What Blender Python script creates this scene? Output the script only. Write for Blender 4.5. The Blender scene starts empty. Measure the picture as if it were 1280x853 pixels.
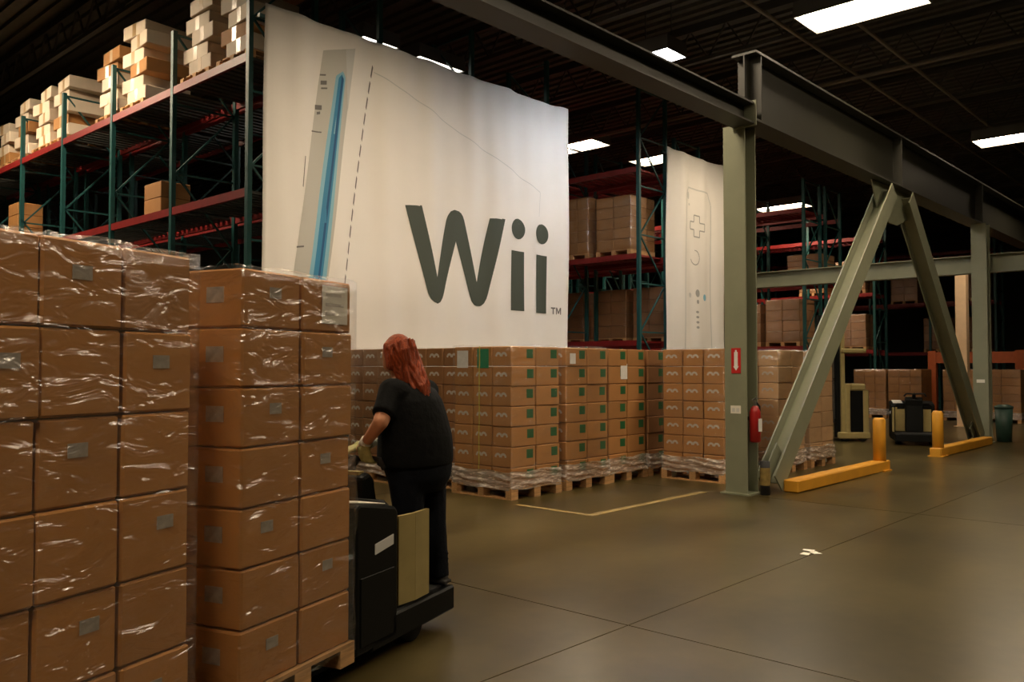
import bpy, bmesh, math, random
from mathutils import Vector, Matrix
R = math.radians
random.seed(7)
scene = bpy.context.scene
COL = scene.collection

# ------------------------------------------------------------------ camera, world, exposure
cam_d = bpy.data.cameras.new('camera'); cam_d.sensor_width = 36; cam_d.lens = 30.12
cam_d.clip_end = 300
cam = bpy.data.objects.new('camera', cam_d); COL.objects.link(cam)
cam.location = (0, 0, 1.6); cam.rotation_euler = (R(91.79), 0, R(-47.5))
scene.camera = cam
w = bpy.data.worlds.new('world'); scene.world = w; w.use_nodes = True
w.node_tree.nodes['Background'].inputs[0].default_value = (.9, .8, .6, 1)
w.node_tree.nodes['Background'].inputs[1].default_value = .02
vs = scene.view_settings
vs.view_transform = 'Standard'; vs.look = 'None'; vs.gamma = 1; vs.use_curve_mapping = False
vs.exposure = 0.0
LAMP = 62.0                      # radiance of the fluorescent diffusers
LAMP_WARM = (1.0, .80, .56, 1)
LAMP_COOL = (.86, .90, 1.0, 1)

# ------------------------------------------------------------------ materials
MAT = {}
def mat(name, col, rough=.6, metal=0., var=0., nscale=8., bump=0., bscale=60., spec=.5, objvar=0., stretch=(1, 1, 1), coat=0.):
    m = bpy.data.materials.new(name); m.use_nodes = True
    nt = m.node_tree; N = nt.nodes; L = nt.links
    b = N['Principled BSDF']
    b.inputs['Roughness'].default_value = rough; b.inputs['Metallic'].default_value = metal
    b.inputs['Specular IOR Level'].default_value = spec
    b.inputs['Coat Weight'].default_value = coat; b.inputs['Coat Roughness'].default_value = .15
    b.inputs['Base Color'].default_value = (*col, 1)
    tc = N.new('ShaderNodeTexCoord'); mp = N.new('ShaderNodeMapping'); mp.inputs['Scale'].default_value = stretch
    L.new(tc.outputs['Object'], mp.inputs['Vector'])
    src = None
    if var:
        nz = N.new('ShaderNodeTexNoise'); nz.inputs['Scale'].default_value = nscale; nz.inputs['Detail'].default_value = 6
        L.new(mp.outputs[0], nz.inputs['Vector'])
        mr = N.new('ShaderNodeMapRange'); mr.inputs[1].default_value = .3; mr.inputs[2].default_value = .7
        mr.inputs[3].default_value = 1 - var; mr.inputs[4].default_value = 1 + var
        L.new(nz.outputs[0], mr.inputs[0]); src = mr.outputs[0]
    if objvar:
        oi = N.new('ShaderNodeObjectInfo')
        mr2 = N.new('ShaderNodeMapRange'); mr2.inputs[3].default_value = 1 - objvar; mr2.inputs[4].default_value = 1 + objvar
        L.new(oi.outputs['Random'], mr2.inputs[0])
        if src:
            mu = N.new('ShaderNodeMath'); mu.operation = 'MULTIPLY'
            L.new(src, mu.inputs[0]); L.new(mr2.outputs[0], mu.inputs[1]); src = mu.outputs[0]
        else: src = mr2.outputs[0]
    if src:
        vm = N.new('ShaderNodeVectorMath'); vm.operation = 'SCALE'; vm.inputs[0].default_value = col
        L.new(src, vm.inputs['Scale']); L.new(vm.outputs[0], b.inputs['Base Color'])
    if bump:
        nb = N.new('ShaderNodeTexNoise'); nb.inputs['Scale'].default_value = bscale; nb.inputs['Detail'].default_value = 4
        L.new(mp.outputs[0], nb.inputs['Vector'])
        bp = N.new('ShaderNodeBump'); bp.inputs['Strength'].default_value = bump; bp.inputs['Distance'].default_value = .02
        L.new(nb.outputs[0], bp.inputs['Height']); L.new(bp.outputs[0], b.inputs['Normal'])
    MAT[name] = m
    return m

def emit(name, col, s):
    m = bpy.data.materials.new(name); m.use_nodes = True; nt = m.node_tree
    nt.nodes.remove(nt.nodes['Principled BSDF'])
    e = nt.nodes.new('ShaderNodeEmission'); e.inputs[0].default_value = col; e.inputs[1].default_value = s
    nt.links.new(e.outputs[0], nt.nodes['Material Output'].inputs[0]); MAT[name] = m

def film(name, gloss, milk, rough, stretch, bump=.8, scale=5.):
    """clear stretch wrap: see-through with glossy creases and a little milky haze"""
    m = bpy.data.materials.new(name); m.use_nodes = True; nt = m.node_tree; N = nt.nodes; L = nt.links
    N.remove(N['Principled BSDF'])
    tr = N.new('ShaderNodeBsdfTransparent'); gl = N.new('ShaderNodeBsdfGlossy'); gl.inputs['Roughness'].default_value = rough
    df = N.new('ShaderNodeBsdfDiffuse'); df.inputs[0].default_value = (.80, .76, .70, 1)
    tc = N.new('ShaderNodeTexCoord'); mp = N.new('ShaderNodeMapping'); mp.inputs['Scale'].default_value = stretch
    mp.inputs['Rotation'].default_value = (.1, .12, .3)
    L.new(tc.outputs['Object'], mp.inputs['Vector'])
    nz = N.new('ShaderNodeTexNoise'); nz.inputs['Scale'].default_value = scale; nz.inputs['Detail'].default_value = 3
    nz.inputs['Distortion'].default_value = .5
    L.new(mp.outputs[0], nz.inputs['Vector'])
    bp = N.new('ShaderNodeBump'); bp.inputs['Strength'].default_value = bump; bp.inputs['Distance'].default_value = .06
    L.new(nz.outputs[0], bp.inputs['Height']); L.new(bp.outputs[0], gl.inputs['Normal'])
    mr = N.new('ShaderNodeMapRange'); mr.inputs[1].default_value = .5; mr.inputs[2].default_value = .75
    mr.inputs[3].default_value = milk * .3; mr.inputs[4].default_value = min(1, milk * 2)
    L.new(nz.outputs[0], mr.inputs[0])
    m1 = N.new('ShaderNodeMixShader'); L.new(mr.outputs[0], m1.inputs[0]); L.new(tr.outputs[0], m1.inputs[1]); L.new(df.outputs[0], m1.inputs[2])
    m2 = N.new('ShaderNodeMixShader'); m2.inputs[0].default_value = gloss; L.new(m1.outputs[0], m2.inputs[1]); L.new(gl.outputs[0], m2.inputs[2])
    L.new(m2.outputs[0], N['Material Output'].inputs[0])
    MAT[name] = m

def floor_mat():
    m = mat('concrete', (.15, .118, .058), rough=.3, var=.0, spec=.42)
    nt = m.node_tree; N = nt.nodes; L = nt.links; b = N['Principled BSDF']
    geo = N.new('ShaderNodeNewGeometry')
    n1 = N.new('ShaderNodeTexNoise'); n1.inputs['Scale'].default_value = .55; n1.inputs['Detail'].default_value = 8
    n2 = N.new('ShaderNodeTexNoise'); n2.inputs['Scale'].default_value = 7; n2.inputs['Detail'].default_value = 6
    mp = N.new('ShaderNodeMapping'); mp.inputs['Scale'].default_value = (.30, .8, 1); mp.inputs['Rotation'].default_value = (0, 0, .12)
    n3 = N.new('ShaderNodeTexNoise'); n3.inputs['Scale'].default_value = .9; n3.inputs['Detail'].default_value = 3
    L.new(geo.outputs['Position'], n1.inputs['Vector']); L.new(geo.outputs['Position'], n2.inputs['Vector'])
    L.new(geo.outputs['Position'], mp.inputs['Vector']); L.new(mp.outputs[0], n3.inputs['Vector'])
    a1 = N.new('ShaderNodeMath'); a1.operation = 'ADD'; L.new(n1.outputs[0], a1.inputs[0]); L.new(n3.outputs[0], a1.inputs[1])
    a2 = N.new('ShaderNodeMath'); a2.operation = 'MULTIPLY_ADD'; a2.inputs[1].default_value = .3
    L.new(n2.outputs[0], a2.inputs[0]); L.new(a1.outputs[0], a2.inputs[2])
    cr = N.new('ShaderNodeValToRGB')
    cr.color_ramp.elements[0].position = .25; cr.color_ramp.elements[0].color = (.036, .0265, .0070, 1)
    cr.color_ramp.elements[1].position = .85; cr.color_ramp.elements[1].color = (.102, .078, .0280, 1)
    mr = N.new('ShaderNodeMapRange'); mr.inputs[1].default_value = .75; mr.inputs[2].default_value = 1.6
    L.new(a2.outputs[0], mr.inputs[0]); L.new(mr.outputs[0], cr.inputs[0]); L.new(cr.outputs[0], b.inputs['Base Color'])
    b.inputs['Roughness'].default_value = .29

floor_mat()
mat('joint_filler', (.03, .026, .018), .9)
mat('wall_paint', (.10, .10, .085), .8, var=.1)
mat('roof_deck', (.07, .066, .052), .7, var=.15)
mat('joist_paint', (.05, .047, .038), .6, var=.1)
mat('pipe_paint', (.20, .16, .12), .5)
mat('olive_steel', (.215, .225, .150), .5, var=.07, nscale=3, bump=.05)
mat('girder_shaded', (.024, .023, .015), .5, var=.1, nscale=3)  # olive girder steel darkened: shade on the web is put into the colour
mat('dark_steel', (.03, .03, .025), .5)
mat('lamp_housing', (.10, .095, .085), .5)
emit('lamp_warm', LAMP_WARM, LAMP); emit('lamp_dim', (1, .92, .8, 1), 5.0); emit('lamp_cool', LAMP_COOL, LAMP * 1.5)
mat('teal_paint', (.010, .070, .068), .45, var=.12)
mat('red_paint', (.21, .013, .012), .45, var=.15)
mat('yellow_paint', (.62, .29, .020), .5, var=.08, nscale=4)
mat('worn_yellow', (.24, .165, .045), .6, var=.35, nscale=14)
mat('cardboard', (.36, .165, .046), .75, var=.10, nscale=3, objvar=.12, bump=.05, bscale=90)
mat('cardboard_shaded', (.26, .12, .042), .75, var=.12, nscale=3, objvar=.12, bump=.05, bscale=90)  # darker copy of the cardboard, with shade put into its colour
mat('cardboard_warm', (.44, .19, .043), .7, var=.10, nscale=2.5, objvar=.08, bump=.08, bscale=30)
mat('cardboard_pale', (.52, .33, .17), .75, var=.08, nscale=3, objvar=.10)
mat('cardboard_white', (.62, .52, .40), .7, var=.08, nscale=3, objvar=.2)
mat('tape', (.42, .27, .12), .3, spec=.6)
mat('faded_label', (.34, .30, .25), .55, var=.25, nscale=25)
mat('white_label', (.72, .72, .70), .5, var=.06, nscale=20)
mat('pale_ink', (.50, .46, .40), .6)
mat('dark_ink', (.06, .06, .06), .6)
mat('green_sticker', (.008, .10, .03), .5)
mat('green_ink', (.01, .22, .10), .4)
mat('strap_yellow', (.50, .42, .06), .4)
mat('pallet_wood', (.48, .27, .11), .8, var=.25, nscale=6, objvar=.2, stretch=(1, 8, 8))
film('film_clear', .145, .022, .27, (1.0, 1.0, 2.4), scale=4.5)
film('film_thin', .07, .03, .25, (1.0, 1.0, 2.2), scale=7)
film('film_white', .15, .65, .3, (1.5, 1.5, 6), scale=6)
mat('banner_cloth', (.80, .77, .72), .75, var=.015, nscale=2)
mat('print_grey', (.055, .068, .050), .7)
mat('print_silver', (.50, .49, .44), .7)
mat('print_blue', (.035, .22, .40), .6)
mat('print_sky', (.22, .46, .58), .6)
mat('print_deep', (.01, .09, .22), .6)
mat('print_line', (.16, .15, .14), .7)
mat('print_faint', (.58, .58, .55), .7)
mat('print_mid', (.36, .36, .34), .7)
mat('black_plastic', (.0045, .005, .0045), .5, var=.1, spec=.14)
mat('black_rubber', (.012, .012, .012), .8)
mat('cream_paint', (.33, .26, .10), .45, var=.08)
mat('steel', (.35, .34, .32), .35, metal=.9)
mat('shirt', (.0042, .0046, .0046), .9, var=.25, nscale=20, bump=.3, bscale=25, spec=.15)
mat('denim', (.005, .0065, .010), .9, var=.25, nscale=25, bump=.3, bscale=30, spec=.15)
mat('skin', (.56, .25, .13), .55)
mat('skin_dark', (.30, .10, .06), .6)
mat('eye_white', (.7, .7, .68), .3)
mat('hair', (.30, .052, .012), .5, var=.45, nscale=12, bump=.7, bscale=40, stretch=(6, 6, .8), spec=.35)
mat('glove', (.44, .42, .17), .85, var=.2, nscale=30, bump=.2)
mat('glove_cuff', (.62, .60, .52), .85)
mat('shoe', (.02, .018, .016), .6)
mat('sign_red', (.50, .02, .018), .45)
mat('extinguisher_red', (.30, .010, .009), .35)
mat('orange_paint', (.40, .085, .018), .5, var=.1)
mat('green_bin', (.02, .055, .04), .5)
mat('cream_column', (.82, .58, .36), .6, var=.04)
mat('paper', (.75, .72, .62), .7)

# ------------------------------------------------------------------ mesh helpers
class MB:
    def __init__(s): s.bm = bmesh.new()
    def _add(s, verts, faces):
        vs_ = [s.bm.verts.new(v) for v in verts]
        for f in faces: s.bm.faces.new([vs_[i] for i in f])
        return s
    def box(s, x0, x1, y0, y1, z0, z1):
        V = [(x, y, z) for z in (z0, z1) for y in (y0, y1) for x in (x0, x1)]
        return s._add(V, [(0, 2, 3, 1), (4, 5, 7, 6), (0, 1, 5, 4), (2, 6, 7, 3), (0, 4, 6, 2), (1, 3, 7, 5)])
    def bar(s, p, q, wx, wy=None, up=(0, 0, 1)):
        """rectangular bar from p to q"""
        wy = wy or wx; p = Vector(p); q = Vector(q); d = (q - p).normalized()
        u = Vector(up)
        if abs(d.dot(u)) > .98: u = Vector((1, 0, 0))
        a = d.cross(u).normalized(); b = a.cross(d).normalized()
        V = [c + a * i * wx / 2 + b * j * wy / 2 for c in (p, q) for i, j in ((-1, -1), (1, -1), (1, 1), (-1, 1))]
        return s._add(V, [(0, 3, 2, 1), (4, 5, 6, 7), (0, 1, 5, 4), (1, 2, 6, 5), (2, 3, 7, 6), (3, 0, 4, 7)])
    def tube(s, pts, rad, n=10, cap=True):
        if not hasattr(rad, '__len__'): rad = [rad] * len(pts)
        P = [Vector(p) for p in pts]; rings = []; prev = None
        for i, p in enumerate(P):
            d = (P[min(i + 1, len(P) - 1)] - P[max(i - 1, 0)]).normalized()
            if prev is None:
                u = Vector((0, 0, 1)) if abs(d.z) < .95 else Vector((1, 0, 0))
                a = d.cross(u).normalized()
            else: a = (prev - d * prev.dot(d)).normalized()
            prev = a; b = d.cross(a)
            rings.append([s.bm.verts.new(p + (a * math.cos(t) + b * math.sin(t)) * rad[i]) for t in [2 * math.pi * k / n for k in range(n)]])
        for r0, r1 in zip(rings, rings[1:]):
            for k in range(n): s.bm.faces.new((r0[k], r0[(k + 1) % n], r1[(k + 1) % n], r1[k]))
        if cap: s.bm.faces.new(rings[0][::-1]); s.bm.faces.new(rings[-1])
        return s
    def ell(s, c, r, rot=None, n=16, m=10):
        M = Matrix.Translation(c) @ (rot.to_4x4() if rot else Matrix()) @ Matrix.Diagonal((*r, 1))
        bmesh.ops.create_uvsphere(s.bm, u_segments=n, v_segments=m, radius=1, matrix=M); return s
    def cap(s, p, r0, q, r1, n=12):
        """tapered capsule"""
        p = Vector(p); q = Vector(q); d = (q - p).normalized(); P = []; rr = []
        for k in range(1, 5): t = k / 5 * math.pi / 2; P.append(p - d * r0 * math.cos(t)); rr.append(r0 * math.sin(t))
        for k in range(0, 5): f = k / 4; P.append(p.lerp(q, f)); rr.append(r0 + (r1 - r0) * f)
        for k in range(1, 5): t = k / 5 * math.pi / 2; P.append(q + d * r1 * math.sin(t)); rr.append(r1 * math.cos(t))
        return s.tube(P, rr, n)
    def loft(s, secs, n=28, cap=True):
        """secs: (centre, half-width along e1, half-width along e2, e1, e2)"""
        rings = []
        for c, a, b, e1, e2 in secs:
            rings.append([s.bm.verts.new(Vector(c) + Vector(e1) * a * math.cos(t) + Vector(e2) * b * math.sin(t)) for t in [2 * math.pi * k / n for k in range(n)]])
        for r0, r1 in zip(rings, rings[1:]):
            for k in range(n): s.bm.faces.new((r0[k], r0[(k + 1) % n], r1[(k + 1) % n], r1[k]))
        if cap: s.bm.faces.new(rings[0][::-1]); s.bm.faces.new(rings[-1])
        return s
    def prism(s, poly, f0, f1):
        """extrude a planar polygon: f0/f1 map (u,v) to a 3-D point on either face"""
        n = len(poly); V = [f0(*p) for p in poly] + [f1(*p) for p in poly]
        return s._add(V, [tuple(range(n))[::-1], tuple(range(n, 2 * n))] + [(i, (i + 1) % n, n + (i + 1) % n, n + i) for i in range(n)])
    def bevel(s, w, seg=1):
        bmesh.ops.bevel(s.bm, geom=list(s.bm.edges), offset=w, segments=seg, affect='EDGES', profile=.5, clamp_overlap=True); return s
    def mesh(s, name, m, smooth=False):
        bmesh.ops.recalc_face_normals(s.bm, faces=s.bm.faces)
        me = bpy.data.meshes.new(name); s.bm.to_mesh(me); s.bm.free()
        if m: me.materials.append(MAT[m])
        if smooth: me.polygons.foreach_set('use_smooth', [True] * len(me.polygons))
        return me
    def build(s, name, m, parent=None, smooth=False, **kw):
        return link(name, s.mesh(name, m, smooth), parent, **kw)

def link(name, me, parent=None, loc=None, rot=None, label=None):
    o = bpy.data.objects.new(name, me); COL.objects.link(o)
    if parent: o.parent = parent
    if loc: o.location = loc
    if rot: o.rotation_euler = rot
    if label: o['label'] = label
    return o
def thing(name, label, cat, loc=(0, 0, 0), rz=0, group=None):
    return tag(link(name, None, None, loc, (0, 0, rz)), label, cat, group)
def tag(o, label, cat, group=None):
    o['label'] = label; o['category'] = cat
    if group: o['group'] = group
    return o
def struct(o): o['kind'] = 'structure'; return o

# ------------------------------------------------------------------ the hall
fl = struct(MB().box(-14, 50, -12, 34, -.25, -.012).build('floor', 'joint_filler'))
SL = 5.5
for i in range(-3, 9):
    for j in range(-2, 7):
        x0 = 4.45 + i * SL; y0 = 3.1 + j * SL
        if x0 + SL < -14 or x0 > 50 or y0 > 34 or y0 + SL < -12: continue
        x1 = min(x0 + SL, 50); y1 = min(y0 + SL, 34); xa = max(x0, -14); ya = max(y0, -12)
        MB().box(xa + .005, x1 - .005, ya + .004, y1 - .004, -.012, 0).build('concrete_slab', 'concrete', fl)
ce = struct(MB().box(-14, 50, -12, 34, 8.7, 8.9).build('ceiling', 'roof_deck'))
rb = MB()
for k in range(0, 213): x = -14 + .3 * k; rb.box(x, x + .14, -12, 34, 8.62, 8.699)
rb.build('deck_ribs', 'roof_deck', ce)
me_j = MB()
me_j.box(-.05, .05, -12, 34, 8.5, 8.6); me_j.box(-.05, .05, -12, 34, 7.86, 7.94)
for k in range(56):
    y = -11.8 + k * .82
    me_j.bar((0, y, 7.9), (0, y + .41, 8.55), .03); me_j.bar((0, y + .41, 8.55), (0, y + .82, 7.9), .03)
me_j = me_j.mesh('roof_joist', 'joist_paint')
for x in range(-12, 50, 3): link('roof_joist', me_j, ce, (x + .4, 0, 0))
struct(MB().box(50, 50.3, -12, 34, -.25, 8.9).build('wall_back', 'wall_paint'))
struct(MB().box(-14, 50, 34, 34.3, -.25, 8.9).build('wall_left', 'wall_paint'))
struct(MB().box(-14, 50, -12.3, -12, -.25, 8.9).build('wall_right', 'wall_paint'))
struct(MB().box(-14.3, -14, -12, 34, -.25, 8.9).build('wall_front', 'wall_paint'))
for p, q, lab in (((-13, 6.74, 7.8), (48, 6.74, 7.8), 'thin brown pipe under the roof, running along the steel girder'),
                  ((-13, 5.7, 7.8), (48, 5.7, 7.8), 'brown sprinkler pipe under the roof passing above the lit lamps'),
                  ((18.17, -11, 7.74), (18.17, 33, 7.74), 'brown pipe under the roof crossing over the other two pipes')):
    tag(MB().tube([p, q], .035, 8).build('ceiling_pipe', 'pipe_paint'), lab, 'pipe')

# lamps: long boxes with a glowing underside, hung from the joists
def lamp(x, y, z, lab, grp=None, cool=False, l=1.75, wd=.86, rec=.12):
    """recessed diffuser inside a reflector skirt"""
    t = thing('ceiling_lamp', lab, 'lamp', (x, y, z), 0, grp)
    hs = MB().box(-wd / 2, wd / 2, -l / 2, l / 2, .152, .25)
    for a in (-1, 1):
        hs.box(a * wd / 2 - .012, a * wd / 2 + .012, -l / 2, l / 2, 0, .16)
        hs.box(-wd / 2, wd / 2, a * l / 2 - .012, a * l / 2 + .012, 0, .16)
    hs.build('housing', 'lamp_housing', t)
    MB().box(-wd / 2 + .015, wd / 2 - .015, -l / 2 + .015, l / 2 - .015, rec, .15).build('diffuser', 'lamp_dim' if cool == 'dim' else 'lamp_cool' if cool else 'lamp_warm', t)
    for sy in (-1, 1): MB().bar((0, sy * l * .35, .25), (0, sy * l * .35, max(.4, 7.9 - z)), .015).build('hanger', 'dark_steel', t)
    return t
OUT = 'fluorescent lamps over the open aisle'
lamp(13.0, 4.75, 7, 'large lit fluorescent lamp hanging over the girder near the fire extinguisher column')
lamp(22.8, 4.75, 7, 'lit fluorescent lamp over the girder above the far chevron column')
lamp(12.62, 8.1, 7, 'short lit lamp behind the girder, in front of the big white banner', cool=True, l=.75, wd=.62, rec=.012)
lamp(9.4, 12.25, 7.3, 'lit lamp showing over the top edge of the large banner, beside the upright', l=1.1, wd=.8, rec=.02, cool='dim')
lamp(10.85, 12.25, 7.3, 'wider lit lamp showing over the sagging middle of the large banner', l=1.1, wd=1.15, rec=.02, cool='dim')
lamp(18.75, 14.75, 7.75, 'lit lamp seen between the big banner and the red shelf')
lamp(21.5, 14.0, 7.75, 'lit lamp seen beside the top of the narrow banner', l=1.2)
lamp(17.6, 8.15, 7, 'unseen added lamp above the pale stacks, behind the deep girder', l=1.0)  # added to brighten the narrow banner, kept out of sight by the girder
lamp(27.4, 12.7, 7, 'small distant lit lamp above the far racks')
for x, y in ((7.7, 6.4), (3.2, 4.75), (8.1, 0), (13, 0), (-1.5, .5)):
    lamp(x, y, 7, 'fluorescent ceiling lamp over the open aisle floor', OUT)
for y in (14.7, 19.0): lamp(4.4, y, 7.9, 'fluorescent ceiling lamp over the aisle beside the carton rack', 'lamps over the rack aisle', l=2.4)

# steel frame
def wsec(mb, ax, c0, c1, h, wd, tf=.022, tw=.016):
    """W-section along an axis; c0,c1 end points, flanges normal to local 'up'"""
    p = Vector(c0); q = Vector(c1); d = (q - p).normalized(); up = Vector(ax); s = d.cross(up).normalized()
    for k in (-1, 1): mb.bar(p + up * k * (h - tf) / 2, q + up * k * (h - tf) / 2, wd, tf, up)
    mb.bar(p, q, tw, h - 2 * tf, up)
    return mb
CYL = 5.0
def column(x, y, top, lab):
    t = thing('steel_column', lab, 'column', (x, y, 0))
    wsec(MB(), (1, 0, 0), (0, 0, .02), (0, 0, top), .30, .30).build('shaft', 'olive_steel', t)
    MB().box(-.2, .2, -.2, .2, 0, .02).build('base_plate', 'olive_steel', t)
    return t
colA = column(10.09, 5.26, 4.70, 'olive steel column with red sign and fire extinguisher')
colB = column(20.45, CYL, 4.70, 'olive steel column at the far foot of the chevron bracing')
column(31.0, CYL, 4.70, 'distant olive steel column beyond the chevron bracing')
g = thing('steel_girder', 'long shade-darkened olive steel girder overhead carried by the columns', 'beam', (10.08, CYL + .1, 4.70))
wsec(MB(), (0, 0, 1), (-.16, 0, .45), (32, 0, .45), .9, .34, .03).build('beam_section', 'girder_shaded', g)
for x in (0, 5.25, 10.37, 20.9):
    for q in (-1, 1): MB().box(x - .012, x + .012, .012 if q > 0 else -.16, .16 if q > 0 else -.012, .03, .87).build('stiffener', 'girder_shaded', g)
g2 = thing('steel_girder', 'shallower shade-darkened steel girder ending at the extinguisher column, over the banner', 'beam', (9.9, CYL + .1, 4.66))
wsec(MB(), (0, 0, 1), (-16, 0, .135), (0, 0, .135), .27, .30, .022).build('beam_section', 'girder_shaded', g2)
MB().box(0, .02, -.17, .17, -.02, .30).build('end_plate', 'olive_steel', g2)
def brace(p, q, lab):
    t = thing('diagonal_brace', lab, 'brace', p)
    q = Vector(q) - Vector(p)
    d = q.normalized(); up = d.cross(Vector((0, 1, 0))).normalized()
    wsec(MB(), (0, 1, 0), (0, 0, 0), q, .26, .30, .02).build('brace_section', 'olive_steel', t)
    MB().bar(-d * .02 + up * .1, d * .5 + up * .1, .02, .2, up).build('gusset_plate', 'olive_steel', t)
    return t
AX = 15.3
brace((10.42, CYL + .05, .12), (AX - .42, CYL + .05, 4.58), 'wide olive diagonal brace rising from the extinguisher column to the girder')
brace((20.12, CYL + .05, .12), (AX + .42, CYL + .05, 4.58), 'olive diagonal brace rising from the far column to the girder')
MB().prism([(-1.0, 0), (1.0, 0), (.75, -.45), (.2, -.62), (-.2, -.62), (-.75, -.45)], lambda u, v: (AX - 10.08 + u, -.011, v), lambda u, v: (AX - 10.08 + u, .011, v)).build('apex_gusset', 'olive_steel', g)
cb = thing('cross_beam', 'pale olive horizontal beam behind the chevron bracing', 'beam', (20.85, 5.5, 3.88))
wsec(MB(), (0, 0, 1), (0, -9, 0), (0, 5.0, 0), .40, .26).build('beam_section', 'olive_steel', cb)
MB().box(-.26, -.14, -.62, -.38, -.2, .2).build('end_plate', 'olive_steel', cb)

# column A fittings
sg = thing('fire_sign', 'small red fire extinguisher sign with white arrow on the column', 'sign', (9.939, 5.25, 1.53))
MB().box(-.004, 0, -.065, .065, 0, .32).build('plate', 'sign_red', sg)
MB().box(-.0055, -.004, -.025, .025, .09, .27).box(-.0055, -.004, -.012, .012, .27, .295)._add([(-.0055, -.04, .09), (-.0055, .04, .09), (-.0055, 0, .035), (-.004, -.04, .09), (-.004, .04, .09), (-.004, 0, .035)], [(0, 1, 2), (3, 5, 4), (0, 3, 4, 1), (1, 4, 5, 2), (2, 5, 3, 0)]).build('white_symbol', 'white_label', sg)
lb = thing('paper_label', 'small white paper label stuck on the extinguisher column', 'label', (9.939, 5.26, 1.02))
MB().box(-.003, 0, -.07, .07, 0, .1).build('sheet', 'paper', lb)
MB().box(-.004, -.003, -.05, -.01, .02, .07).box(-.004, -.003, .01, .05, .02, .07).build('marking', 'print_faint', lb)
lb2 = thing('paper_label', 'small white label stuck on the far chevron column', 'label', (20.296, 5.0, 1.28))
MB().box(-.003, 0, -.08, .08, 0, .07).build('sheet', 'paper', lb2)
ex = thing('fire_extinguisher', 'red fire extinguisher hanging in the column web', 'extinguisher', (10.06, 5.06, .66))
MB().tube([(0, 0, 0), (0, 0, .02), (0, 0, .38), (0, 0, .43), (0, 0, .46)], [.055, .07, .07, .05, .025], 16).build('cylinder', 'extinguisher_red', ex, True)
MB().tube([(0, 0, .46), (0, 0, .52)], .022, 10).bar((-.07, 0, .53), (.05, 0, .56), .02).build('valve', 'steel', ex)
MB().tube([(.04, 0, .5), (.09, -.02, .45), (.095, -.02, .3), (.08, -.02, .15)], .012, 8).build('hose', 'black_rubber', ex, True)
MB().box(-.045, .045, -.073, -.068, .14, .3).build('label_band', 'white_label', ex)
MB().bar((0, .06, .3), (0, .19, .3), .03, .05).build('bracket', 'dark_steel', ex)
bt = thing('guard_post', 'short black and yellow guard post at the foot of the extinguisher column', 'post', (10.16, 4.98, 0))
MB().tube([(0, 0, 0), (0, 0, .42)], .06, 12).build('tube', 'black_rubber', bt, True)
MB().tube([(0, 0, .12), (0, 0, .34)], .063, 12, False).build('yellow_band', 'worn_yellow', bt, True)
bn = thing('waste_bin', 'dark green bin beside the far chevron column', 'bin', (20.95, 4.72, 0))
MB().tube([(0, 0, 0), (0, 0, .72)], [.15, .18], 14).build('bin_body', 'green_bin', bn, True)
MB().tube([(0, 0, .72), (0, 0, .76), (0, 0, .80)], [.19, .19, .1], 14).build('lid', 'green_bin', bn, True)

def barrier(x0, x1, xp, lab):
    t = thing('safety_barrier', lab, 'barrier', (x0, 4.82, 0))
    MB().box(0, x1 - x0, -.10, .10, 0, .16).bevel(.015).build('curb_rail', 'yellow_paint', t)
    MB().tube([(xp - x0, 0, 0), (xp - x0, 0, .78), (xp - x0, 0, .82)], [.095, .095, .07], 16).build('post', 'yellow_paint', t, True)
    MB().box(xp - x0 - .16, xp - x0 + .16, -.13, .13, 0, .02).build('foot_plate', 'yellow_paint', t)
barrier(10.55, 13.9, 13.72, 'yellow curb barrier with bollard starting at the extinguisher column')
barrier(16.5, 20.0, 16.66, 'yellow curb barrier with bollard ending at the far chevron column')

# floor paint and litter
tag(MB().box(7.5, 9.85, 5.63, 5.73, 0, .003).build('floor_line', 'worn_yellow'), 'worn yellow painted line leading to the extinguisher column', 'floor line')
tag(MB().box(7.42, 7.50, 5.63, 6.75, 0, .003).build('floor_line', 'worn_yellow'), 'worn yellow painted line towards the green-dotted pallet corner', 'floor line')
lt = MB()
for i, (x, y, a) in enumerate(((0, 0, .3), (.1, -.05, 1.1), (.16, .03, 2.0))):
    c, s = math.cos(a), math.sin(a)
    lt.prism([(-.05, -.03), (.05, -.04), (.06, .02), (-.03, .04)], lambda u, v: (x + u * c - v * s, y + u * s + v * c, .004 + .02 * abs(u)), lambda u, v: (x + u * c - v * s, y + u * s + v * c, .008 + .02 * abs(u)))
tag(lt.build('paper_scrap', 'paper', loc=(7.14, 3.14, 0)), 'crumpled white paper scraps lying on open floor', 'litter')

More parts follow.
